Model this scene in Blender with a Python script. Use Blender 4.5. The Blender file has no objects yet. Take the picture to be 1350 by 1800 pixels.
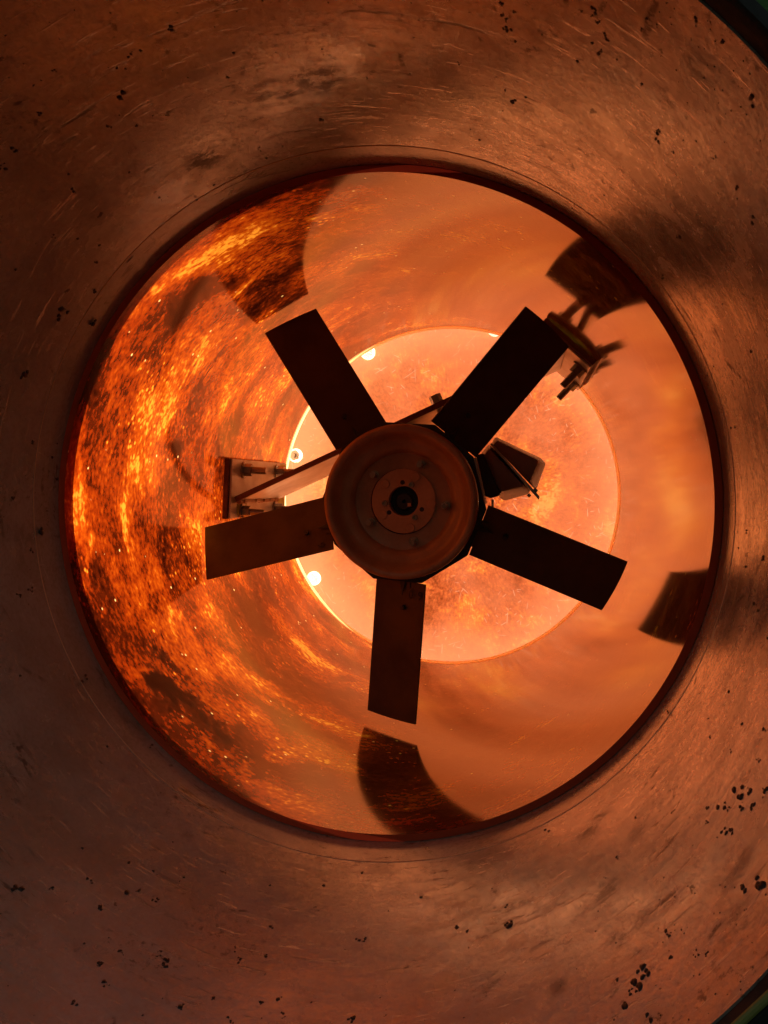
import bpy, bmesh, math, random
import numpy as np
from mathutils import Vector, Matrix
random.seed(7)
sc = bpy.context.scene
COL = sc.collection
S = 0.2                                  # metres per duct radius; lengths below are in duct radii
YAW, PIT = 0.18646, -0.03634
CX, CZ, FPX = 0.4803, 0.0716, 1350.0

# ---------------------------------------------------------------- camera, light, exposure
cam = bpy.data.cameras.new('camera'); co = bpy.data.objects.new('camera', cam); COL.objects.link(co)
co.location = (CX*S, 0, CZ*S); co.rotation_euler = (math.pi/2+PIT, 0, YAW)
cam.sensor_fit = 'VERTICAL'; cam.sensor_height = 36; cam.lens = 27; cam.clip_start = .01; cam.clip_end = 200
sc.camera = co
SUN = Vector((-.84, .52, .07)).normalized()       # direction towards the sun
w = bpy.data.worlds.new('World'); sc.world = w; w.use_nodes = True
nt = w.node_tree; nt.nodes.clear()
sky = nt.nodes.new('ShaderNodeTexSky'); sky.sky_type = 'NISHITA'; sky.sun_disc = False
sky.sun_elevation = math.asin(SUN.z); sky.sun_rotation = math.atan2(SUN.x, SUN.y); sky.air_density = 1; sky.dust_density = 10; sky.ozone_density = 0
bg = nt.nodes.new('ShaderNodeBackground'); bg.inputs[1].default_value = .075
wo = nt.nodes.new('ShaderNodeOutputWorld')
nt.links.new(sky.outputs[0], bg.inputs[0]); nt.links.new(bg.outputs[0], wo.inputs[0])
sl = bpy.data.lights.new('sun', 'SUN'); sl.energy = 5; sl.angle = math.radians(.5); sl.color = (1, .93, .82)
so = bpy.data.objects.new('sun', sl); COL.objects.link(so)
so.rotation_euler = (-SUN).to_track_quat('-Z', 'Y').to_euler()
sc.view_settings.view_transform = 'Standard'; sc.view_settings.look = 'None'
sc.view_settings.exposure = 1.24; sc.view_settings.gamma = 1
cy = sc.cycles; cy.use_denoising = True; cy.max_bounces = 14; cy.diffuse_bounces = 8; cy.glossy_bounces = 6
cy.transmission_bounces = 8; cy.transparent_max_bounces = 16; cy.sample_clamp_indirect = 6

# ---------------------------------------------------------------- pixel -> place helpers
Y_LIP, Y_SEAM, Y_RIM, Y_END, Y_PAN = 1.108, 2.097, 2.220, 4.47, 4.95
def ray(px):
    x = (px[0]-675)/FPX; z = -(px[1]-900)/FPX
    cp, sp, c, s = math.cos(PIT), math.sin(PIT), math.cos(YAW), math.sin(YAW)
    y2 = cp - sp*z; z2 = sp + cp*z
    return Vector((c*x - s*y2, s*x + c*y2, z2))
C0 = Vector((CX, 0, CZ))
def atd(px, y):
    d = ray(px); return C0 + d*(y/d.y)
def oncyl(px, R):
    d = ray(px); a = d.x**2+d.z**2; b = 2*(C0.x*d.x+C0.z*d.z); c = C0.x**2+C0.z**2-R*R
    return C0 + d*((-b+math.sqrt(b*b-4*a*c))/(2*a))

# ---------------------------------------------------------------- object helpers
def tag(o, label=None, cat=None, group=None, kind=None):
    for k, v in (('label', label), ('category', cat), ('group', group), ('kind', kind)):
        if v: o[k] = v
    return o
def empty(name, loc, label=None, cat=None, group=None):
    o = bpy.data.objects.new(name, None); o.empty_display_size = .02
    COL.objects.link(o); o.location = Vector(loc)*S
    return tag(o, label, cat, group)
def wloc(o):
    v = Vector((0, 0, 0))
    while o is not None: v = v + o.location; o = o.parent
    return v
class MB:
    def __init__(s): s.v = []; s.f = []; s.m = []
    def add(s, vs, fs, mi=0, M=None):
        n = len(s.v)
        for v in vs:
            v = Vector(v); s.v.append(M @ v if M is not None else v)
        for f in fs: s.f.append([n+i for i in f]); s.m.append(mi)
    def box(s, a, b, M=None, mi=0):
        x0, y0, z0 = a; x1, y1, z1 = b
        s.add([(x0,y0,z0),(x1,y0,z0),(x1,y1,z0),(x0,y1,z0),(x0,y0,z1),(x1,y0,z1),(x1,y1,z1),(x0,y1,z1)],
              [(0,3,2,1),(4,5,6,7),(0,1,5,4),(1,2,6,5),(2,3,7,6),(3,0,4,7)], mi, M)
    def lathe(s, prof, n=96, c=(0,0), mis=None, closed=False, M=None):   # profile (r, y) about an axis along +Y
        vs = []; fs = []; ms = []
        k = len(prof)
        for r, y in prof:
            for j in range(n):
                a = 2*math.pi*j/n; vs.append((c[0]+r*math.cos(a), y, c[1]+r*math.sin(a)))
        for i in range(k if closed else k-1):
            i2 = (i+1) % k
            for j in range(n):
                j2 = (j+1) % n
                fs.append((i*n+j, i*n+j2, i2*n+j2, i2*n+j)); ms.append(mis[i] if mis else 0)
        b = len(s.v); s.add(vs, fs, 0, M); s.m[-len(ms):] = ms
    def disc(s, r, y, n=48, c=(0,0), mi=0, M=None, flip=False):
        vs = [(c[0]+r*math.cos(2*math.pi*j/n), y, c[1]+r*math.sin(2*math.pi*j/n)) for j in range(n)]
        s.add(vs, [tuple(range(n))[::-1] if flip else tuple(range(n))], mi, M)
    def prism(s, poly, y0, y1, front=None, yf=None, M=None):   # poly of (x,z); optional chamfered front
        n = len(poly); L = []
        if front: L.append([(x, yf, z) for x, z in front])
        L += [[(x, y0, z) for x, z in poly], [(x, y1, z) for x, z in poly]]
        vs = [v for l in L for v in l]; fs = [tuple(range(n)), tuple(range((len(L)-1)*n, len(L)*n))[::-1]]
        for k in range(len(L)-1):
            for j in range(n): fs.append((k*n+j, (k+1)*n+j, (k+1)*n+(j+1) % n, k*n+(j+1) % n))
        s.add(vs, fs, 0, M)
    def rod(s, p, d, h, r, n=16, M=None, r2=None):    # cylinder from p along d
        d = Vector(d).normalized(); q = d.to_track_quat('Y', 'Z').to_matrix().to_4x4()
        T = Matrix.Translation(Vector(p)) @ q
        if M is not None: T = M @ T
        r2 = r if r2 is None else r2
        vs = [(r*math.cos(2*math.pi*j/n), 0, r*math.sin(2*math.pi*j/n)) for j in range(n)] + \
             [(r2*math.cos(2*math.pi*j/n), h, r2*math.sin(2*math.pi*j/n)) for j in range(n)]
        fs = [tuple(range(n)), tuple(range(2*n-1, n-1, -1))] + [(j, j+n, (j+1) % n+n, (j+1) % n) for j in range(n)]
        s.add(vs, fs, 0, T)
    def build(s, name, mats, parent=None, smooth=None, bevel=0, loc=None, local=False, recalc=True):
        me = bpy.data.meshes.new(name)
        off = Vector((0,0,0)) if (parent is None or local) else wloc(parent)
        me.from_pydata([tuple(v*S-off) for v in s.v], [], s.f)
        for m in (mats if isinstance(mats, (list, tuple)) else [mats]): me.materials.append(m)
        for p, mi in zip(me.polygons, s.m): p.material_index = mi
        bm = bmesh.new(); bm.from_mesh(me)
        bmesh.ops.remove_doubles(bm, verts=bm.verts, dist=1e-6)
        if recalc: bmesh.ops.recalc_face_normals(bm, faces=bm.faces)
        if bevel:
            bmesh.ops.bevel(bm, geom=[e for e in bm.edges if len(e.link_faces) == 2 and e.calc_face_angle() > .6],
                            offset=bevel*S, segments=2, affect='EDGES', profile=.6)
        bm.to_mesh(me); bm.free()
        if smooth:
            me.polygons.foreach_set('use_smooth', [True]*len(me.polygons)); me.set_sharp_from_angle(angle=math.radians(smooth))
        o = bpy.data.objects.new(name, me); COL.objects.link(o); o.parent = parent
        if loc is not None: o.location = Vector(loc)*S
        return o

# ---------------------------------------------------------------- material helpers
def newmat(name):
    m = bpy.data.materials.new(name); m.use_nodes = True
    t = m.node_tree; t.nodes.clear(); return m, NT(t)
class NT:
    def __init__(s, t): s.t = t
    def n(s, typ, ins=None, **kw):
        nd = s.t.nodes.new('ShaderNode'+typ)
        for k, v in kw.items(): setattr(nd, k, v)
        for k, v in (ins or {}).items(): s.set(nd.inputs[k], v)
        return nd
    def set(s, sock, v):
        if hasattr(v, 'is_output'): s.t.links.new(v, sock)
        elif hasattr(v, 'outputs'): s.t.links.new(v.outputs[0], sock)
        else:
            if sock.type == 'RGBA' and len(v) == 3: v = (*v, 1)
            sock.default_value = v
    def m(s, op, a, b=0., c=None, clamp=False):
        nd = s.n('Math', operation=op, use_clamp=clamp)
        s.set(nd.inputs[0], a); s.set(nd.inputs[1], b)
        if c is not None: s.set(nd.inputs[2], c)
        return nd.outputs[0]
    def vm(s, op, a, b=(0,0,0), out=0):
        nd = s.n('VectorMath', operation=op); s.set(nd.inputs[0], a)
        if b is not None: s.set(nd.inputs[1], b)
        return nd.outputs[out]
    def coord(s, sc3=(1,1,1)):
        g = s.n('NewGeometry')
        k = 1/S
        return s.vm('MULTIPLY', g.outputs['Position'], (sc3[0]*k, sc3[1]*k, sc3[2]*k))
    def noise(s, vec, scale, detail=3, rough=.55, dist=0., dim='3D'):
        nd = s.n('TexNoise', {'Scale': scale, 'Detail': detail, 'Roughness': rough, 'Distortion': dist}, noise_dimensions=dim)
        s.set(nd.inputs['Vector'], vec); return nd.outputs[0]
    def ramp(s, fac, stops, interp='LINEAR'):
        nd = s.n('ValToRGB'); cr = nd.color_ramp; cr.interpolation = interp
        while len(cr.elements) < len(stops): cr.elements.new(.5)
        for e, (p, c) in zip(cr.elements, stops):
            e.position = p; e.color = (*c, 1) if len(c) == 3 else c
        s.set(nd.inputs[0], fac); return nd.outputs[0]
    def mr(s, v, a, b, c=0., d=1., smooth=True):
        nd = s.n('MapRange', {1: a, 2: b, 3: c, 4: d}, interpolation_type='SMOOTHSTEP' if smooth else 'LINEAR')
        s.set(nd.inputs[0], v); return nd.outputs[0]
    def mix(s, fac, a, b, blend='MIX'):
        nd = s.n('Mix', data_type='RGBA', blend_type=blend)
        s.set(nd.inputs[0], fac); s.set(nd.inputs[6], a); s.set(nd.inputs[7], b); return nd.outputs[2]
    def bump(s, h, strength=.3, dist=.001):
        return s.n('Bump', {'Height': h, 'Strength': strength, 'Distance': dist}).outputs[0]
    def out(s, sh): s.n('OutputMaterial', {'Surface': sh})
    def scratches(s, uv, scale, width, length, density=.6, seed=0.):   # random straight hairline scratches, one per cell
        v = s.vm('MULTIPLY', s.vm('ADD', uv, (seed, seed*1.7, 0)), (scale, scale, 0))
        vo = s.n('TexVoronoi', {'Vector': v, 'Scale': 1., 'Randomness': 1.}, voronoi_dimensions='2D', feature='F1')
        d = s.vm('SUBTRACT', v, vo.outputs['Position'])
        sx = s.n('SeparateXYZ', {0: d}); c = s.n('SeparateColor', {0: vo.outputs['Color']})
        a = s.m('MULTIPLY', c.outputs[0], 6.283)
        ca, sa = s.m('COSINE', a), s.m('SINE', a)
        u = s.m('ADD', s.m('MULTIPLY', sx.outputs[0], ca), s.m('MULTIPLY', sx.outputs[1], sa))
        w_ = s.m('SUBTRACT', s.m('MULTIPLY', sx.outputs[1], ca), s.m('MULTIPLY', sx.outputs[0], sa))
        w_ = s.m('ADD', w_, s.m('MULTIPLY', s.m('MULTIPLY', u, u), .06))
        c2 = s.mr(c.outputs[2], 0, 1, .25, 1, False); length_ = s.m('MULTIPLY', c2, length)
        line = s.mr(s.m('ABSOLUTE', w_), width*.4, width, 1, 0)
        ln = s.mr(s.m('DIVIDE', s.m('ABSOLUTE', u), length_), .4, 1, 1, 0)
        return s.m('MULTIPLY', s.m('MULTIPLY', line, ln), s.m('LESS_THAN', c.outputs[1], density))

def metal(name, col, rough, metallic=1., nscale=30, var=.3, bump=.15, dirt=None):
    m, t = newmat(name); P = t.coord()
    n1 = t.noise(P, nscale*.25, 5, .65); n2 = t.noise(P, nscale*3, 3)
    c = t.mix(t.mr(n1, .35, .68, 0, var), col, dirt or tuple(x*.45 for x in col))
    c = t.mix(t.m('MULTIPLY', n2, .35), c, tuple(x*.6 for x in col))
    t.out(t.n('BsdfPrincipled', {'Base Color': c, 'Metallic': metallic, 'Roughness': t.mr(n1, .3, .7, rough*.8, min(1, rough*1.3)),
          'Normal': t.bump(n2, bump, .0006)}))
    return m
ZINC = metal('zinc plated steel', (.66,.63,.61), .36, .6, 20, .5, .2, (.42,.33,.25))
BOLT = metal('bolt steel', (.45,.42,.40), .36, 1., 40, .4, .2)
def glare_plastic():  # translucent white stands in for sun glare on the steel bolts
    m, t = newmat('white nylon')
    t.out(t.n('AddShader', {0: t.n('BsdfTranslucent', {'Color': (.9,.88,.84)}), 1: t.n('BsdfPrincipled', {'Base Color': (.5,.5,.48), 'Roughness': .35})})); return m
WASHER = metal('bright washer steel', (.9,.9,.88), .3, .6, 30, .1, .1)
HUBM = metal('rust dusted hub metal', (.46,.25,.12), .38, .1, 26, .6, .35, (.22,.11,.05))
PLATE = metal('rust brown metal', (.58,.30,.135), .5, .0, 30, .4, .3)
BLADE = metal('dark oxidised blade metal', (.085,.048,.026), .55, .1, 18, .5, .25)
DARK = metal('black paint', (.03,.028,.026), .5, .0, 20, .3, .2)
BOXM = metal('dark grey plastic', (.30,.23,.21), .38, .0, 14, .2, .1)
RUST = metal('brown rusty edge', (.17,.075,.035), .65, 0., 40, .6, .5)
RUBBER = metal('black rubber', (.02,.022,.02), .7, .0, 30, .3, .3)

def resin_clear():
    m, t = newmat('clear resin')
    t.out(t.n('MixShader', {0: .05, 1: t.n('BsdfTransparent', {0: (.96,.93,.88)}), 2: t.n('BsdfGlossy', {0: (1,1,1), 1: .3})})); return m
CLEAR = resin_clear()

def layered(t, body, rough, ior, normal, tint=(1,1,1), gain=1., curve=None):
    fr = t.n('Fresnel', {'IOR': ior, 'Normal': normal}).outputs[0]
    if curve: fr = t.m('MAXIMUM', t.m('MINIMUM', fr, curve[0]), t.mr(fr, curve[0], curve[1], curve[0], curve[2], False))
    return t.n('MixShader', {0: t.m('MULTIPLY', fr, gain, clamp=True), 1: body, 2: t.n('BsdfGlossy', {'Color': tint, 'Roughness': rough, 'Normal': normal}, distribution='MULTI_GGX')})

def tube_material():                                   # translucent amber fibreglass with a glossy gel coat
    m, t = newmat('amber fibreglass')
    P = t.coord(); Q = t.coord((1, 1.5, 1))
    warp = t.vm('ADD', Q, t.vm('MULTIPLY', t.n('TexNoise', {'Vector': P, 'Scale': 1.6, 'Detail': 4.}).outputs[1], (.6,.6,.6)))
    cloud = t.noise(warp, 1.9, 5, .62)
    streak = t.noise(t.coord((9, 60, 9)), 1., 3, .6)
    grain = t.noise(t.coord((1, 1.5, 1)), 42, 3, .55)
    vd = t.n('TexVoronoi', {'Vector': t.coord((1, 1.25, 1)), 'Scale': 42., 'Randomness': 1.}); vr = t.n('SeparateColor', {0: vd.outputs[1]}).outputs[0]
    fine = t.m('ADD', .38, t.m('MULTIPLY', t.mr(vd.outputs[0], .12, .5, .75, 0), t.m('POWER', vr, 1.6)))
    patch = t.noise(P, 3.1, 2, .4, .6)
    v = t.m('ADD', t.m('MULTIPLY', t.m('SUBTRACT', cloud, .5), 2.7), .42)
    v = t.m('ADD', v, t.m('MULTIPLY', t.m('SUBTRACT', grain, .5), 1.05))
    v = t.m('ADD', v, t.m('MULTIPLY', t.m('SUBTRACT', fine, .42), t.mr(t.noise(P, 3.7, 3, .6), .46, .68, .08, .9)))
    soft = t.noise(t.coord((2.2, 3.4, 2.2)), 1.3, 5, .65, .6)
    v = t.m('ADD', v, t.mr(soft, .54, .72, 0, .45)); v = t.m('SUBTRACT', v, t.mr(soft, .44, .28, 0, .4))
    v = t.m('ADD', v, t.m('MULTIPLY', t.m('SUBTRACT', streak, .5), t.mr(cloud, .45, .65, .05, .28)))
    v = t.m('SUBTRACT', v, t.mr(patch, .62, .72, 0, .42))
    col = t.ramp(v, [(.0, (.014,.0014,.0003)), (.25, (.065,.006,.0007)), (.5, (.22,.020,.0012)), (.78, (.39,.055,.0022)), (1., (.78,.25,.02))])
    vo = t.n('TexVoronoi', {'Vector': t.coord((1,1.3,1)), 'Scale': 24., 'Randomness': 1.})
    pin = t.m('MULTIPLY', t.mr(vo.outputs[0], .06, .17, 1, 0), t.m('GREATER_THAN', t.n('SeparateColor', {0: vo.outputs[1]}).outputs[0], t.mr(t.noise(P, 2.7, 3, .6), .5, .7, .95, .5)))
    col = t.mix(pin, col, (1, .62, .22))
    nrm = t.bump(t.noise(t.coord((1,1.6,1)), 60, 2), .008, .0008)
    body = t.n('AddShader', {0: t.n('BsdfTranslucent', {'Color': col}), 1: t.n('BsdfDiffuse', {'Color': t.mix(.55, (.10,.035,.012), col)})})
    t.out(layered(t, body, .10, 2.3, nrm, (1, .92, .80), 1., (.18, .42, .70))); return m
TUBE = tube_material()

def panel_material():                                  # translucent amber end panel, mottled and scratched, rim light painted in
    m, t = newmat('amber end panel')
    P = t.coord(); sx = t.n('SeparateXYZ', {0: P}); uv = t.n('CombineXYZ', {0: sx.outputs[0], 1: sx.outputs[2]}).outputs[0]
    big = t.noise(uv, 2.6, 4, .6, .5); mid = t.noise(uv, 11, 4, .65); fine = t.noise(uv, 75, 2, .6); gr = t.noise(uv, 38, 2, .55)
    v = t.m('ADD', t.m('ADD', t.m('MULTIPLY', t.m('SUBTRACT', big, .5), 2.3), t.m('MULTIPLY', t.m('SUBTRACT', mid, .5), 1.0)),
            t.m('ADD', t.m('MULTIPLY', t.m('SUBTRACT', fine, .5), 1.1), t.m('MULTIPLY', t.m('SUBTRACT', gr, .5), .9)))
    v = t.m('ADD', v, .52)
    col = t.ramp(v, [(.0, (.15,.022,.005)), (.3, (.29,.048,.012)), (.52, (.41,.078,.021)), (.75, (.54,.128,.016)), (1., (.72,.30,.065))])
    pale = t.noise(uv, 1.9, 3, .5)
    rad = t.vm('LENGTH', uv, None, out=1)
    col = t.mix(t.m('MULTIPLY', t.mr(t.m('ADD', pale, t.m('MULTIPLY', rad, .30)), .52, .82), .62), col, (.49,.135,.06))  # paler outwards: light spilling in at the rim, put into the colour
    col = t.mix(t.m('MULTIPLY', t.mr(rad, .76, 1.14), .45), col, (.62,.25,.135))  # rim glow painted as a lighter outer zone
    s1 = t.scratches(uv, 5., .012, .42, .75, 3.); s2 = t.scratches(uv, 11., .03, .4, .6, 9.); s3 = t.scratches(uv, 3., .008, .45, .7, 21.); s4 = t.scratches(uv, 19., .05, .42, .5, 33.)
    sc_ = t.m('MULTIPLY', t.m('ADD', t.m('ADD', s1, s2), t.m('ADD', s3, s4)), t.mr(t.noise(uv, 3.3, 2), .4, .62, .0, .4))
    col = t.mix(t.m('MINIMUM', sc_, .5), col, (.85,.5,.34))
    body = t.n('AddShader', {0: t.n('BsdfTranslucent', {'Color': col}), 1: t.n('BsdfDiffuse', {'Color': (.24,.15,.09)})})
    holes = None
    for k in (0,1,2,3,4,5,7):
        a = math.radians(31+45*k); d = t.vm('DISTANCE', P, (1.084*math.cos(a), Y_PAN, 1.084*math.sin(a)), out=1)
        h = t.m('LESS_THAN', d, .043); holes = h if holes is None else t.m('MAXIMUM', holes, h)
    body = t.n('MixShader', {0: holes, 1: body, 2: t.n('BsdfTransparent')})   # see-through holes added so the sun lights the washers from behind
    t.out(layered(t, body, .35, 1.35, t.bump(fine, .06, .0008))); return m
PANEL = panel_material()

def lightpass_material():  # for the added bead and collar that pass sunlight inside
    m, t = newmat('pale light-passing sheet')
    body = t.n('AddShader', {0: t.n('BsdfTranslucent', {'Color': (1,.62,.36)}), 1: t.n('BsdfDiffuse', {'Color': (.75,.55,.42)})})
    t.out(body); return m
LIGHTPASS = lightpass_material()
def rim_material():
    m, t = newmat('raw resin edge'); n = t.noise(t.coord(), 25, 3)
    t.out(t.n('AddShader', {0: t.n('BsdfDiffuse', {'Color': t.mix(n, (.48,.08,.032), (.34,.06,.024))}), 1: t.n('BsdfTranslucent', {'Color': (.03,.0025,.001)})})); return m
RIM = rim_material()

STAINS_REFLECTION = [((560,140),70,.75), ((480,165),60,.7), ((360,280),50,.75), ((430,255),40,.4), ((1060,420),90,.35), ((1190,395),120,.35),  # last two on this line paint the dark reflection of a blade
          ((1230,110),60,.5), ((1185,195),45,.4), ((1040,1450),45,.6), ((1065,1570),45,.6), ((1090,1650),35,.6), ((1120,1670),30,.6),
          ((860,1725),40,.55), ((980,1735),28,.55), ((1120,1465),30,.4), ((1290,1520),60,.45), ((900,1610),60,.3), ((1130,1620),50,.35), ((1290,1630),60,.35), ((40,960),60,.3)]
def inlet_material(matte=False):                                  # dusty, stained inner face of the mouth section
    m, t = newmat('dusty mouth lining'); P = t.coord()
    c1 = t.noise(P, 2.2, 5, .6, .4); c2 = t.noise(P, 9, 5, .65); fine = t.noise(P, 90, 3, .6)
    strk = t.noise(t.coord((5, 34, 5)), 1., 5, .7, .5)
    col = t.mix(t.mr(c1, .35, .68), (.46,.43,.38), (.31,.27,.22))
    col = t.mix(t.m('MULTIPLY', t.mr(c2, .52, .72), .35), col, (.13,.09,.06))
    smear = t.m('MULTIPLY', t.mr(strk, .57, .66), t.mr(t.noise(P, 3.4, 4, .6, .3), .47, .6))
    col = t.mix(t.m('MULTIPLY', smear, .75), col, (.07,.045,.028))
    scr = t.m('MULTIPLY', t.mr(t.noise(t.coord((10, 95, 10)), 1., 3, .55), .64, .69), t.mr(c1, .40, .56))
    col = t.mix(t.m('MULTIPLY', scr, .55), col, (.62,.54,.45))
    tot = None
    brk = t.mr(t.noise(t.coord((12, 20, 12)), 1., 6, .75, .6), .46, .55)
    for px, r, k in STAINS_REFLECTION:
        p = oncyl(px, 1.0); rr = r/FPX*p.y
        d = t.vm('DISTANCE', P, tuple(p), out=1)
        x = t.m('MULTIPLY', t.mr(d, rr*.35, rr*1.15, k, 0), brk)
        tot = x if tot is None else t.m('MAXIMUM', tot, x)
    col = t.mix(tot, col, (.05,.03,.018))
    sx = t.n('SeparateXYZ', {0: P}); ca, sa = math.cos(math.radians(205)), math.sin(math.radians(205))   # angle round the axis; its seam lies lower left
    ua = t.m('ADD', t.m('MULTIPLY', sx.outputs[0], -ca), t.m('MULTIPLY', sx.outputs[2], -sa)); va = t.m('SUBTRACT', t.m('MULTIPLY', sx.outputs[2], -ca), t.m('MULTIPLY', sx.outputs[0], -sa))
    uv = t.n('CombineXYZ', {0: t.m('ARCTAN2', va, ua), 1: sx.outputs[1]}).outputs[0]
    uw = t.vm('ADD', uv, t.vm('MULTIPLY', t.n('TexNoise', {'Vector': P, 'Scale': 14., 'Detail': 2.}).outputs[1], (.02,.02,0)))
    k1 = t.m('ADD', t.scratches(uw, 4., .035, .4, .55, 2.), t.scratches(uw, 9., .06, .36, .45, 5.))
    k1 = t.m('MULTIPLY', k1, t.mr(t.noise(P, 40, 4, .7), .42, .56)); k1 = t.m('MULTIPLY', k1, t.mr(t.noise(P, 2.6, 3), .44, .6), clamp=True)
    col = t.mix(t.m('MULTIPLY', k1, .8), col, (.06,.038,.024))
    k2 = t.m('ADD', t.scratches(uw, 5., .012, .42, .6, 12.), t.scratches(uw, 12., .03, .34, .4, 17.)); k2 = t.m('MULTIPLY', k2, t.mr(t.noise(P, 1.9, 3), .42, .62), clamp=True)
    col = t.mix(t.m('MULTIPLY', k2, .6), col, (.75,.66,.55))
    vo = t.n('TexVoronoi', {'Vector': t.vm('ADD', P, t.vm('MULTIPLY', t.n('TexNoise', {'Vector': P, 'Scale': 38., 'Detail': 3.}).outputs[1], (.06,.06,.06))), 'Scale': 11., 'Randomness': 1.}); cs = t.n('SeparateColor', {0: vo.outputs[1]})
    dots = t.m('MULTIPLY', t.m('LESS_THAN', t.m('ADD', vo.outputs[0], t.m('MULTIPLY', t.m('SUBTRACT', c2, .5), .1)), t.m('MULTIPLY', cs.outputs[1], .10)), t.m('GREATER_THAN', cs.outputs[0], .45))
    col = t.mix(t.m('MULTIPLY', dots, .85), col, (.05,.033,.022))
    pep = t.m('MULTIPLY', t.mr(t.noise(P, 52, 4, .7), .56, .64), t.mr(t.noise(P, 2.9, 4, .65, .5), .5, .63)); col = t.mix(t.m('MULTIPLY', pep, .7), col, (.07,.047,.03))
    col = t.mix(t.m('MULTIPLY', t.mr(fine, .4, .75), .3), col, (.24,.19,.15))
    hgt = t.m('ADD', t.m('MULTIPLY', fine, .25), t.m('ADD', t.m('MULTIPLY', c2, .6), t.m('ADD', t.m('MULTIPLY', scr, .6), t.m('MULTIPLY', smear, -.4))))
    nrm = t.bump(hgt, .3, .0012); nrs = t.bump(hgt, .15, .0012)
    body = t.n('BsdfDiffuse', {'Color': col, 'Normal': nrm})
    spk = t.m('MULTIPLY', t.mr(fine, .3, .7, .72, 1.1), t.mr(t.noise(t.coord((8, 22, 8)), 1., 5, .75, .4), .35, .6, .78, 1.08))
    dirt = t.m('SUBTRACT', 1., t.m('MAXIMUM', t.m('MULTIPLY', tot, .9), t.m('MAXIMUM', t.m('MULTIPLY', k1, .6), t.m('MAXIMUM', t.m('MAXIMUM', t.m('MULTIPLY', pep, .55), t.m('MULTIPLY', dots, .6)), t.m('MULTIPLY', smear, .6)))))
    if matte: t.out(layered(t, body, .24, 2.6, nrs, (1,1,1), spk, (.23, .43, .95))); return m
    t.out(layered(t, body, t.mr(c2, .35, .7, .19, .31), 2.7, nrs, (1,1,1), t.m('MULTIPLY', dirt, spk), (.23, .42, 1.0))); return m
INLET = inlet_material(); BAND = inlet_material(True)
GREEN, t_ = newmat('dark green paint')
g_ = t_.noise(t_.coord(), 3.5, 5, .6); g2 = t_.noise(t_.coord((1,1,8)), 14, 4, .6)
t_.out(t_.n('BsdfPrincipled', {'Base Color': t_.mix(t_.mr(g_, .3, .7), (.06,.20,.035), (.11,.24,.04)), 'Roughness': .65, 'Normal': t_.bump(g2, .4, .002)}))
CRUMB = metal('black dried splatter', (.022,.02,.018), .45, .0, 60, .4, .5)
HUBBOLT = metal('dull bolt steel', (.50,.33,.22), .32, .6, 40, .4, .2)
LINE = metal('engraved mark', (.035,.028,.024), .7, .0, 30, .2, .1)

# ---------------------------------------------------------------- the green wall round the mouth
b = MB(); n = 128; ring = []
for j in range(n):
    a = 2*math.pi*j/n; ring.append((math.cos(a), math.sin(a)))
vs = []; fs = []
def sq(c, s_, L=9.): k = L/max(abs(c), abs(s_)); return (c*k, s_*k)
for y in (1.076, 1.106):
    vs += [(1.026*c, y, 1.026*s_) for c, s_ in ring] + [(sq(c, s_)[0], y, sq(c, s_)[1]) for c, s_ in ring]
for j in range(n):
    k = (j+1) % n
    fs += [(j, k, n+k, n+j), (2*n+j, 3*n+j, 3*n+k, 2*n+k), (j, 2*n+j, 2*n+k, k), (n+j, n+k, 3*n+k, 3*n+j)]
b.add(vs, fs)
wall = tag(b.build('wall', GREEN), 'dark green board around the mouth of the duct, showing in the right-hand corners', 'wall')
b = MB(); pa, pb = atd((1270,1826), 1.070), atd((1350,1752), 1.070); b.rod(pa, pb-pa, .34, .006, 10)
lead = tag(b.build('thin_batten', metal('olive batten', (.22,.26,.07), .6, 0.)), 'thin olive strip lying on the dark green board, bottom right corner', 'batten')

# ---------------------------------------------------------------- the duct
duct = empty('duct', (0, 1.108, 0), 'round duct seen down its length, dusty brown mouth and glowing amber fibreglass tube beyond', 'duct')
b = MB(); b.lathe([(1.0,Y_LIP),(1.0,1.4),(1.0,1.8),(1.0,2.0),(1.0,Y_SEAM),(1.035,Y_SEAM),(1.035,Y_LIP)], 192, closed=True)
b.build('mouth_section', INLET, duct, 40)
b = MB(); b.lathe([(1.0,Y_SEAM+.0005),(1.0,Y_RIM+.03),(1.035,Y_RIM+.03),(1.035,Y_SEAM+.0005)], 192, closed=True)
b.build('joint_band', BAND, duct, 40)
b = MB(); b.lathe([(1.008,1.066),(1.003,1.072),(1.003,1.1065),(1.0255,1.1065),(1.0255,1.072),(1.021,1.066)], 160, closed=True)
b.build('rubber_seal', RUBBER, duct, 40)
b = MB()
b.lathe([(.977,Y_RIM),(.977,2.9),(.977,3.6),(.977,Y_END-.022),(1.0,Y_END-.022),(1.024,Y_END+.045),(1.032,Y_END+.045),(1.032,Y_RIM+.06),(.9985,Y_RIM+.06),(.9985,Y_RIM)], 224,
        mis=[0,0,0,2,2,2,2,1,1,1], closed=True)
b.build('fibreglass_tube', [TUBE, RIM, CLEAR], duct, 40)
b = MB(); b.lathe([(.972,Y_END-.018),(.968,Y_END-.010),(.968,Y_END-.004),(.972,Y_END+.004),(1.018,Y_END+.004),(1.018,Y_END-.018)], 200, mis=[0,0,0,1,1,0], closed=True)
b.build('rim_light_bead', [LIGHTPASS, CLEAR], duct, 40)  # added bead; passes sunlight as a bright line at the tube end
b = MB()
b.lathe([(1.036,Y_END+.05),(1.19,Y_END+.28),(1.19,Y_PAN-.004),(1.205,Y_PAN-.004),(1.205,Y_END+.275),(1.046,Y_END+.04)], 160, mis=[0,0,1,1,1,1], closed=True)
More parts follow.
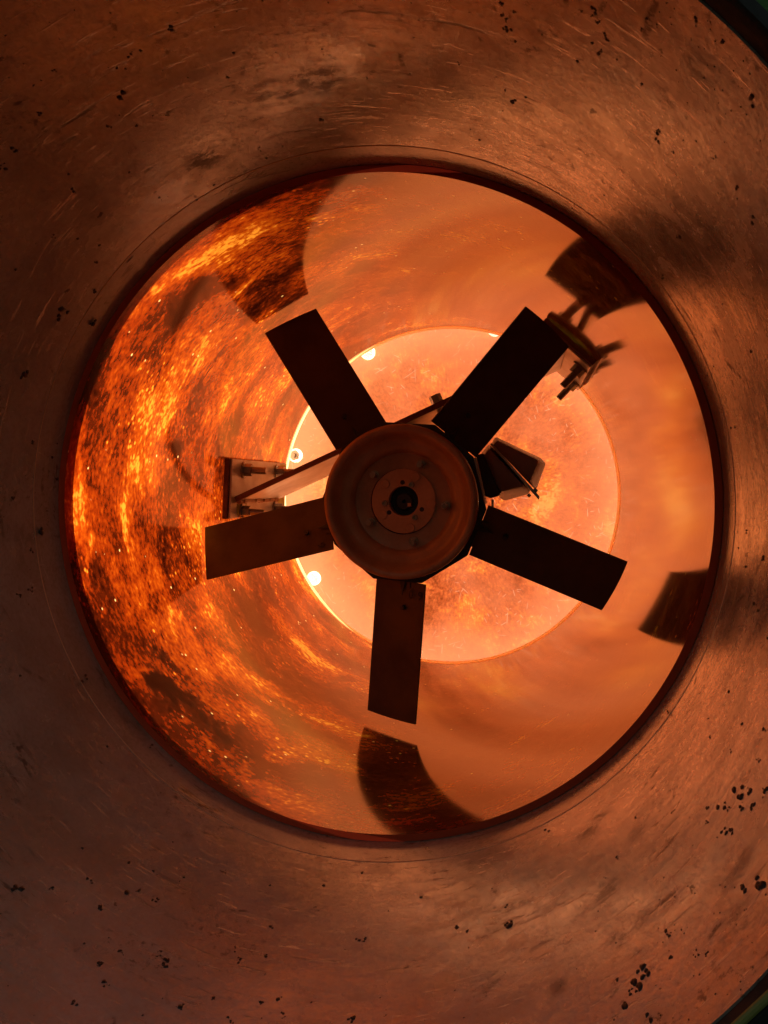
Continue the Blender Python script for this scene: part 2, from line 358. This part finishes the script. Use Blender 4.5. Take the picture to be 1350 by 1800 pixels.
b.build('added_light_collar', [LIGHTPASS, CLEAR], duct, 40)  # added and unseen; passes sunlight onto the bolts and panel edge
SEAMM = metal('pale seam edge', (.72,.52,.34), .45, .3, 30, .3, .2)
b = MB(); b.lathe([(1.001,Y_SEAM-.0028),(.9990,Y_SEAM-.002),(.9989,Y_SEAM+.001),(1.001,Y_SEAM+.0022)], 200); b.build('seam_ring', SEAMM, duct, 30)
# lap joint: a thin tab across the band beside the rim, upper left
b = MB(); pj = oncyl((250,468), 1.0); th = math.atan2(pj.z, pj.x)
for k in range(10):
    a0, a1 = th-.012+k*.0026, th-.012+(k+1)*.0026
    z0 = .9975
    b.add([(z0*math.cos(a),y,z0*math.sin(a)) for a in (a0,a1) for y in (Y_SEAM+.012,Y_RIM+.004)] + [(1.001*math.cos(a),y,1.001*math.sin(a)) for a in (a0,a1) for y in (Y_SEAM+.012,Y_RIM+.004)],
          [(0,1,3,2),(4,6,7,5),(0,2,6,4),(1,5,7,3),(0,4,5,1),(2,3,7,6)])
b.build('lap_joint', BAND, duct)

# crumbs of dried splatter stuck to the mouth lining
SPOTS = '''302,48,12 228,96,8 247,89,6 411,93,6 206,120,6 221,121,5 96,124,7 210,170,16 70,198,12 188,220,8 240,221,6 27,262,12 6,295,14 128,335,9 121,306,5 283,347,8
346,351,6 376,325,5 456,262,12 468,278,6 497,257,4 566,212,10 400,136,6 227,303,5 93,415,8 137,419,6 170,460,7 165,512,12 112,550,20 165,564,14 28,474,6 175,431,6 59,150,5
880,8,9 885,25,8 893,50,10 890,35,8 905,20,7 1045,15,10 1050,40,9 1060,60,10 1068,70,9 1022,20,7 1040,30,9 906,73,6 804,111,8 888,162,7 901,178,12 924,171,5 843,246,5
1137,32,8 1128,53,7 1057,92,10 1015,108,6 1041,76,6 1317,176,16 1153,231,10 1156,247,8 1182,269,7 1254,277,8 1128,148,6 1220,30,10 1247,37,8 1270,74,9 1006,366,4 1062,343,4
1325,385,10 1297,331,9 1190,417,10 1166,487,8 46,659,14 59,777,8 92,804,5 100,842,6 70,933,14 55,968,10 55,1035,12 33,1048,8 148,1192,14 32,1187,8 20,876,10 266,1309,7 189,1312,5
145,1491,6 160,1546,11 27,1561,18 91,1564,10 178,1595,13 224,1572,14 243,1567,8 276,1581,8 270,1531,6 227,1516,6 323,1542,5 291,1694,12 280,1672,7 278,1681,7 176,1694,11 212,1675,9
186,1728,11 320,1768,15 414,1669,9 420,1688,9 467,1680,8 478,1629,7 374,1755,9 461,1763,9 490,1755,10 630,1654,7 641,1652,7 636,1534,6 569,1556,6 620,1789,12 499,1787,8 130,1764,9 407,1794,9
1281,1216,6 1247,1295,7 1245,1263,4 1304,1273,6 1342,1282,6 1336,1338,8 1295,1390,18 1317,1390,12 1345,1387,12 1323,1417,14 1304,1420,12 1277,1420,12 1264,1421,10 1244,1445,9 1267,1460,18
1284,1462,9 1245,1420,10 1085,1510,9 890,1592,8 900,1625,18 890,1624,10 802,1631,8 821,1637,6 740,1577,6 962,1460,8 1117,1437,5 1337,1550,22 1305,1562,14 1180,1680,12 1175,1642,10 1225,1680,12
1242,1677,8 1127,1715,20 1115,1730,18 1140,1710,14 1100,1770,18 1110,1742,12 1085,1722,6 1122,1295,7 1173,1249,7 1285,1322,4 1140,1792,12 1320,618,6 1312,937,7 1341,980,8 1311,996,6 1331,1065,12 1348,1122,10 1298,963,4 1292,751,4'''
b = MB(); rnd = random.Random(3)
def lump(px, size):
    p = oncyl(px, 1.0)
    if p.y < Y_LIP+.01: return
    if p.y > Y_SEAM-.02: R_ = .995
    else: R_ = 1.0
    p = oncyl(px, R_)
    er = Vector((p.x, 0, p.z)).normalized(); et = Vector((-er.z, 0, er.x)); ey = Vector((0,1,0))
    # width across the line of sight stays size; along the axis the lump is foreshortened, so it is longer
    r = size*.5/FPX*p.y
    n_ = 9; rows = []
    rr = [rnd.uniform(.6, 1.2) for _ in range(n_)]; st = rnd.uniform(1.0, 1.7)
    for hgt, k in ((-.1, 1.0), (.25, .9), (.5, .5)):
        rows.append([p - er*(r*hgt*.9) + et*(math.cos(2*math.pi*j/n_)*r*rr[j]*k) + ey*(math.sin(2*math.pi*j/n_)*r*rr[j]*k*st) for j in range(n_)])
    vs = [v for row in rows for v in row] + [p - er*(r*.52)]
    fs = []
    for i in range(2):
        for j in range(n_): fs.append((i*n_+j, i*n_+(j+1) % n_, (i+1)*n_+(j+1) % n_, (i+1)*n_+j))
    for j in range(n_): fs.append((2*n_+j, 2*n_+(j+1) % n_, 3*n_))
    b.add(vs, fs)
for s_ in SPOTS.split():
    x, y, z = map(float, s_.split(','))
    z *= 1.1
    if z < 7: lump((x, y), z)
    else:
        for k in range(rnd.choice((3, 4, 5))):
            lump((x+rnd.gauss(0, z*.26), y+rnd.gauss(0, z*.26)), z*rnd.uniform(.25, .75))
for k in range(260):
    lump((rnd.choice((rnd.uniform(0,1350), rnd.uniform(1150,1350))), rnd.choice((rnd.uniform(0,250), rnd.uniform(1540,1800), rnd.uniform(0,1800)))), rnd.uniform(2, 4.5)) if True else 0
b.build('splatter', CRUMB, duct, 80)['kind'] = 'stuff'

# ---------------------------------------------------------------- end panel and its bolts
pan = empty('end_panel', (0, Y_PAN, 0), 'glowing amber translucent round panel closing the far end of the duct', 'panel')
b = MB(); b.lathe([(1e-4,Y_PAN),(.6,Y_PAN),(1.30,Y_PAN),(1.30,Y_PAN+.03),(.6,Y_PAN+.03),(1e-4,Y_PAN+.03)], 128, mis=[0,0,1,1,1])
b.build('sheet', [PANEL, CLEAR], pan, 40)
GLARE_WHITE = glare_plastic()
mw = MB(); mw.lathe([(.02,0),(.047,0),(.047,-.012),(.043,-.017),(.02,-.017)], 32, closed=True)
w0 = mw.build('bolt', GLARE_WHITE, pan, 40, local=True)
mn = MB(); mn.rod((0,-.017,0), (0,-1,0), .032, .034, 6); mn.rod((0,-.045,0), (0,-1,0), .03, .017, 16)
n0 = mn.build('nut', BOLT, w0, 35, bevel=.002, local=True)
mc = MB(); mc.lathe([(.036,-.016),(.036,-.034),(.031,-.046),(.018,-.054),(1e-4,-.056)], 24)
c0 = mc.build('glare_cap', GLARE_WHITE, None, 50, local=True)  # added white blob for the glare on a bolt
for k in range(8):
    if k == 6: continue
    a = math.radians(31+45*k); ws = w0
    if k:
        ws = w0.copy(); COL.objects.link(ws)
        src = n0 if k in (1, 3) else c0
        if k == 2: c0.parent = ws
        else: ch = src.copy(); COL.objects.link(ch); ch.parent = ws
    ws.parent = pan; ws.location = Vector((1.084*math.cos(a), Y_PAN-.002, 1.084*math.sin(a)))*S - pan.location; ws.rotation_euler = (0, k*1.3, 0)

# ---------------------------------------------------------------- motor on its cross bar
AX, AZ = -.036, -.004
brk = empty('cross_bracket', (0, 3.6, .35), 'zinc plated flat bar bolted across the tube behind the fan, a plate at each end', 'bracket')
P0, P1 = Vector((-.922,0,-.002)), Vector((.632,0,.685)); dv = (P1-P0); L = dv.length; dv.normalize(); nv = Vector((-dv.z,0,dv.x))
def bm4(o, ex, ey, ez): return Matrix(((ex.x,ey.x,ez.x,o.x),(ex.y,ey.y,ez.y,o.y),(ex.z,ey.z,ez.z,o.z),(0,0,0,1)))
MBAR = bm4(P0, dv, Vector((0,1,0)), nv)
b = MB(); b.box((0,3.545,-.013),(L,4.17,.013), MBAR); bar = b.build('bar', ZINC, brk, bevel=.003)
b = MB(); b.box((0,3.532,-.0125),(L,3.5445,.0125), MBAR); b.build('rusty_edge', RUST, bar)
b = MB()
for x in (1.075,):
    b.rod((x,3.66,.0125), (0,0,1), .012, .04, 20, MBAR); b.rod((x,3.66,.022), (0,0,1), .045, .03, 6, MBAR); b.rod((x,3.66,-.0125), (0,0,-1), .06, .018, 12, MBAR)
b.build('bolt', BOLT, brk, bevel=.002)
b = MB()                                                # weld bead where the bar meets the left plate
for k in range(14): b.rod((.002+rnd.uniform(0,.012),3.55+k*.042,-.016), (0,1,0), .045, .012, 8, MBAR)
b.build('weld_bead', PLATE, brk, 60)
for th_, sgn in ((177, 1), (47, -1)):
    a = math.radians(th_); er = Vector((math.cos(a),0,math.sin(a))); et = Vector((-math.sin(a),0,math.cos(a)))
    T = bm4(er*.930, et, Vector((0,1,0)), -er)           # local x tangent, y axis, z inward
    b = MB(); b.box((-.144,3.50,-.010),(.144,4.34,.0), T); pl = b.build('plate', ZINC, brk, bevel=.003)
    b = MB(); b.box((-.147,3.485,-.036),(.147,4.345,-.0105), T); b.build('backing_pad', RUST, pl, bevel=.006)
    for tx in (-.095, .115) if sgn > 0 else (-.105, .095):
        for yy in (3.655, 4.165):
            b = MB(); b.rod((tx,yy,.0), (0,0,1), .008, .042, 20, T); b.rod((tx,yy,.008), (0,0,1), .036, .031, 6, T)
            b.rod((tx,yy,.044), (0,0,1), .075, .0165, 14, T)
            for q in range(9): b.rod((tx,yy,.05+q*.0078), (0,0,1), .0035, .0185, 14, T)
            b.build('bolt', BOLT, pl, 50)
b = MB()                                                # yellow-green paint left on the left plate
YEL = metal('yellow paint', (.58,.54,.08), .6, 0., 30, .5)
a = math.radians(177); T = bm4(Vector((math.cos(a),0,math.sin(a)))*.930, Vector((-math.sin(a),0,math.cos(a))), Vector((0,1,0)), -Vector((math.cos(a),0,math.sin(a))))
for (x0,y0,x1,y1) in ((-.14,4.19,-.06,4.33),(.05,4.18,.14,4.33),(.05,3.58,.14,3.72)):
    m_ = 12; poly = []
    for k in range(m_):
        an = 2*math.pi*k/m_; poly.append(((x0+x1)/2+(x1-x0)/2*math.copysign(abs(math.cos(an))**.5, math.cos(an))*rnd.uniform(.8,1), (y0+y1)/2+(y1-y0)/2*math.copysign(abs(math.sin(an))**.5, math.sin(an))*rnd.uniform(.8,1)))
    b = MB(); b.add([(x,y,.0006) for x,y in poly]+[(x,y,.0022) for x,y in poly], [tuple(range(m_,2*m_)), tuple(range(m_))[::-1]]+[(k,(k+1)%m_,m_+(k+1)%m_,m_+k) for k in range(m_)], 0, T)
    b.build('paint_mark', YEL, brk)

mot = empty('motor', (AX, 3.4, AZ), 'dark motor behind the fan hub, its grey terminal box sticking out at the right', 'motor')
b = MB(); b.lathe([(.03,3.34),(.2,3.34),(.255,3.37),(.265,3.42),(.265,4.05),(.24,4.12),(.08,4.15),(1e-4,4.15)], 64, (AX,AZ)); b.build('motor_body', DARK, mot, 40)
b = MB(); b.box((.55,3.6,-.13),(.9,4.05,-.0135), MBAR); b.build('foot', DARK, mot, bevel=.006)
P_ = lambda pts, y: [(atd(q,y).x, atd(q,y).z) for q in pts]
b = MB(); b.prism(P_([(836,800),(849,796),(880,868),(874,873),(862,876),(853,873),(845,850)],3.55), 3.56, 4.0); b.build('box_neck', DARK, mot, bevel=.008)
yb = 3.60
b = MB(); b.prism(P_([(846,797),(858,782),(862,783),(933,862),(927,869),(888,880),(879,876)],yb+.19), yb+.19, 4.15, P_([(851,800),(859,789),(862,789),(920,853),(917,856),(884,864),(877,862)],yb), yb)
tb = b.build('terminal_box', BOXM, mot, bevel=.006, smooth=40)
b = MB(); b.prism(P_([(864,779),(870,769),(874,769),(950,805),(959,814),(958,819),(944,857),(941,861)],yb+.19), yb+.19, 4.15, P_([(867,782),(873,775),(876,775),(944,808),(946,811),(945,815),(932,846),(930,847)],yb), yb)
b.build('lid', BOXM, tb, bevel=.006, smooth=40)
b = MB(); b.prism(P_([(861,781),(864,778),(949,873),(947,879)],yb-.025), yb-.02, 4.06); b.build('gasket_flange', ZINC, tb, bevel=.003)
b = MB()
b.prism(P_([(941,857),(946,862),(942,867),(937,862)],yb-.03), yb-.03, yb+.1); b.prism(P_([(930,867),(934,871),(930,875),(926,871)],yb-.03), yb-.03, yb+.1); b.build('screw', BOLT, tb, bevel=.002)
b = MB(); b.prism(P_([(832,805),(836,804),(843,835),(846,850),(854,886),(851,886)],3.3), 3.30, 3.40); b.build('edge_plate', ZINC, mot)
b = MB(); b.rod(atd((866,878),3.6), (0,0,-1), .09, .006, 10); b.rod(atd((866,893),3.6), (0,0,-1), .02, .014, 6); b.build('stud', WASHER, mot)

# ---------------------------------------------------------------- the fan
fan = empty('fan', (AX, 3.2, AZ), 'five flat dark blades on a round dished hub, stopped in front of the glowing panel', 'fan')
F0 = Vector((AX, 3.2, AZ))
def Lb(): return MB()
PH = math.radians(-94.0); PITCH = .463
# blade: local X outward, local Z counter-clockwise edge (nearer the camera)
def blade_mesh():
    b = MB(); nu, nw = 10, 6; hw, rr, rt = .1265, .333, .921
    cp, sp = math.cos(PITCH), math.sin(PITCH)
    top = []; bot = []
    for i in range(nu+1):
        for j in range(nw+1):
            w_ = (2*j/nw-1); u = rr+(rt-rr)*i/nu
            if i == nu: u += .008*(1-w_*w_)
            camber = .010*(1-w_*w_)
            x, t_, y = u, w_*hw*cp+.009+camber*sp, -w_*hw*sp+camber*cp
            top.append(Vector((x, y-.005*cp, t_-.005*sp))); bot.append(Vector((x, y+.005*cp, t_+.005*sp)))
    n_ = len(top); fs = []; q = lambda i, j: i*(nw+1)+j
    for i in range(nu):
        for j in range(nw):
            fs.append((q(i,j),q(i+1,j),q(i+1,j+1),q(i,j+1))); fs.append(tuple(n_+k for k in (q(i,j),q(i,j+1),q(i+1,j+1),q(i+1,j))))
    edge = [q(i,0) for i in range(nu+1)]+[q(nu,j) for j in range(1,nw+1)]+[q(i,nw) for i in range(nu-1,-1,-1)]+[q(0,j) for j in range(nw-1,0,-1)]
    for k in range(len(edge)): a_, c_ = edge[k], edge[(k+1) % len(edge)]; fs.append((a_, n_+a_, n_+c_, c_))
    b.add(top+bot, fs)
    # tongue running in under the hub
    R_ = Matrix.Rotation(PITCH, 4, 'X')
    b.box((.18,-.0042,-.085),(.36,.0042,.05), Matrix.Translation((0,.004,.009)) @ R_)
    return b
bl0 = blade_mesh().build('blade', BLADE, fan, 40, local=True)
RX = Matrix.Translation((0,0,.009)) @ Matrix.Rotation(PITCH, 4, 'X')
b = MB(); b.add([(.30,-.0062,-.012),(.30,-.0062,.040),(.395,-.0062,.016),(.30,-.009,-.008),(.30,-.009,.036),(.388,-.009,.016)], [(0,1,2),(3,5,4),(0,3,4,1),(1,4,5,2),(2,5,3,0)], 0, RX)
cl0 = b.build('clip', DARK, bl0, local=True)
b = MB(); b.rod((.445,.002,.020), (0,-1,0), .012, .011, 14, RX); b.rod((.445,-.009,.020), (0,-1,0), .003, .006, 10, RX)
rv0 = b.build('rivet', DARK, bl0, 40, local=True)
blades = []
for k in range(5):
    if k == 0: bl, kids = bl0, None
    else:
        bl = bl0.copy(); COL.objects.link(bl); bl.parent = fan
        for ch in (cl0, rv0): c = ch.copy(); COL.objects.link(c); c.parent = bl
    bl.rotation_euler = (0, -(PH+k*2*math.pi/5), 0); blades.append(bl)
# engraved figures near the root of the lowest blade and its left neighbour
def stamp(txt, x, z, size, parent):
    cu = bpy.data.curves.new('stamp', 'FONT'); cu.body = txt; cu.size = size*S; cu.extrude = .0006*S; cu.align_x = 'CENTER'
    to = bpy.data.objects.new('stamp', cu); COL.objects.link(to)
    bpy.context.view_layer.update()
    me = bpy.data.meshes.new_from_object(to.evaluated_get(bpy.context.evaluated_depsgraph_get()))
    bpy.data.objects.remove(to)
    o = bpy.data.objects.new('stamped_figure', me); me.materials.append(LINE); COL.objects.link(o); o.parent = parent
    # text x -> local +Z (across the blade, right on screen for the lowest one), text up -> local -X, normal -> -Y
    M_ = RX @ Matrix(((0,-1,0,x),(0,0,-1,-.0075),(1,0,0,z),(0,0,0,1)))
    o.matrix_local = Matrix.Translation(M_.translation*S) @ M_.to_3x3().to_4x4()
stamp('0', .40, .062, .05, blades[0]); stamp('9', .40, .108, .05, blades[0]); stamp('9', .40, .098, .05, blades[4])
# hub
b = MB(); vs = []
for k in range(5):
    for d in (-17.3, 17.3):
        a = PH+k*2*math.pi/5+math.radians(d); vs.append((.347*math.cos(a), .347*math.sin(a)))
b.prism([(x+AX, z+AZ) for x, z in vs], 3.162, 3.19); b.build('blade_holder', DARK, fan, bevel=.003)
b = MB(); b.prism([(x*.97+AX, z*.97+AZ) for x, z in vs], 3.25, 3.28); b.build('back_plate', DARK, fan, bevel=.003)
YH = 3.02; HX, HZ = -.028, .0
prof = [(.318,.078),(.321,.05),(.321,.022)]
for k in range(7):
    a = math.pi/2*k/6; prof.append((.305+.016*math.cos(a), .018-.018*math.sin(a)))
prof += [(.296,.001),(.288,.006),(.281,.016),(.268,.04),(.256,.052),(.244,.058),(.229,.063),(.216,.073),(.207,.086),(.199,.094),(.19,.097),(.136,.099),(.136,.108)]
b = MB(); b.lathe([(r*.972 if r > .2 else r, YH+y) for r, y in prof], 128, (HX,HZ)); b.build('hub_dish', HUBM, fan, 50)
b = MB(); b.lathe([(.1335,YH+.108),(.1335,YH+.094),(.132,YH+.0925),(.063,YH+.0915),(.061,YH+.0935),(.061,YH+.14)], 96, (HX+.003,HZ+.002))
hp = b.build('hub_plate', PLATE, fan, 40)
b = MB(); b.lathe([(.0605,YH+.135),(.034,YH+.135)], 48, (HX+.003,HZ)); b.lathe([(.034,YH+.138),(.034,YH+.108),(.031,YH+.104),(.008,YH+.104),(.008,YH+.13),(1e-4,YH+.13)], 40, (HX+.003,HZ)); b.build('shaft', DARK, fan, 40)
b = MB(); b.box((HX+.018,YH+.099,HZ-.020),(HX+.032,YH+.12,HZ-.006)); b.build('shaft_key', PLATE, fan)
def hubpt(zx, zy, y):    # from the enlarged detail of the hub, 3.75 px per photo px
    return atd((540+zx/3.75, 700+zy/3.75), y)
for zx, zy in ((740,435),(430,505),(405,820),(690,950),(905,708)):
    p = hubpt(zx, zy, YH+.05); b = MB()
    b.rod((p.x,YH+.098,p.z), (0,-1,0), .008, .019, 20); b.rod((p.x,YH+.091,p.z), (0,-1,0), .026, .0150, 6); b.rod((p.x,YH+.066,p.z), (0,-1,0), .022, .0115, 14)
    b.lathe([(.0118,YH+.043),(.0075,YH+.043),(.0075,YH+.05)], 14, (p.x,p.z))
    b.build('bolt', HUBBOLT, fan, 50, bevel=0)
for zx, zy in ((685,570),(510,692),(708,787)):
    p = hubpt(zx, zy, YH+.085); b = MB()
    b.lathe([(.0125,YH+.0925),(.0125,YH+.078),(.0115,YH+.077),(.0065,YH+.077),(.0065,YH+.084),(1e-4,YH+.084)], 18, (p.x,p.z)); b.build('cap_screw', HUBBOLT, hp, 40)
for zx, zy in ((628,555),(540,753),(755,733)):
    p = hubpt(zx, zy, YH+.09); b = MB(); b.rod((p.x,YH+.093,p.z), (0,-1,0), .0018, .0095, 18); b.build('hole', LINE, hp)
for zx, zy in ((715,518),(515,565),(818,697),(680,855),(500,770)):
    p = hubpt(zx, zy, YH+.09); b = MB(); b.lathe([(.018,YH+.093),(.018,YH+.089),(.0165,YH+.0875),(1e-4,YH+.0875)], 28, (p.x,p.z)); b.build('boss', PLATE, hp, 40)
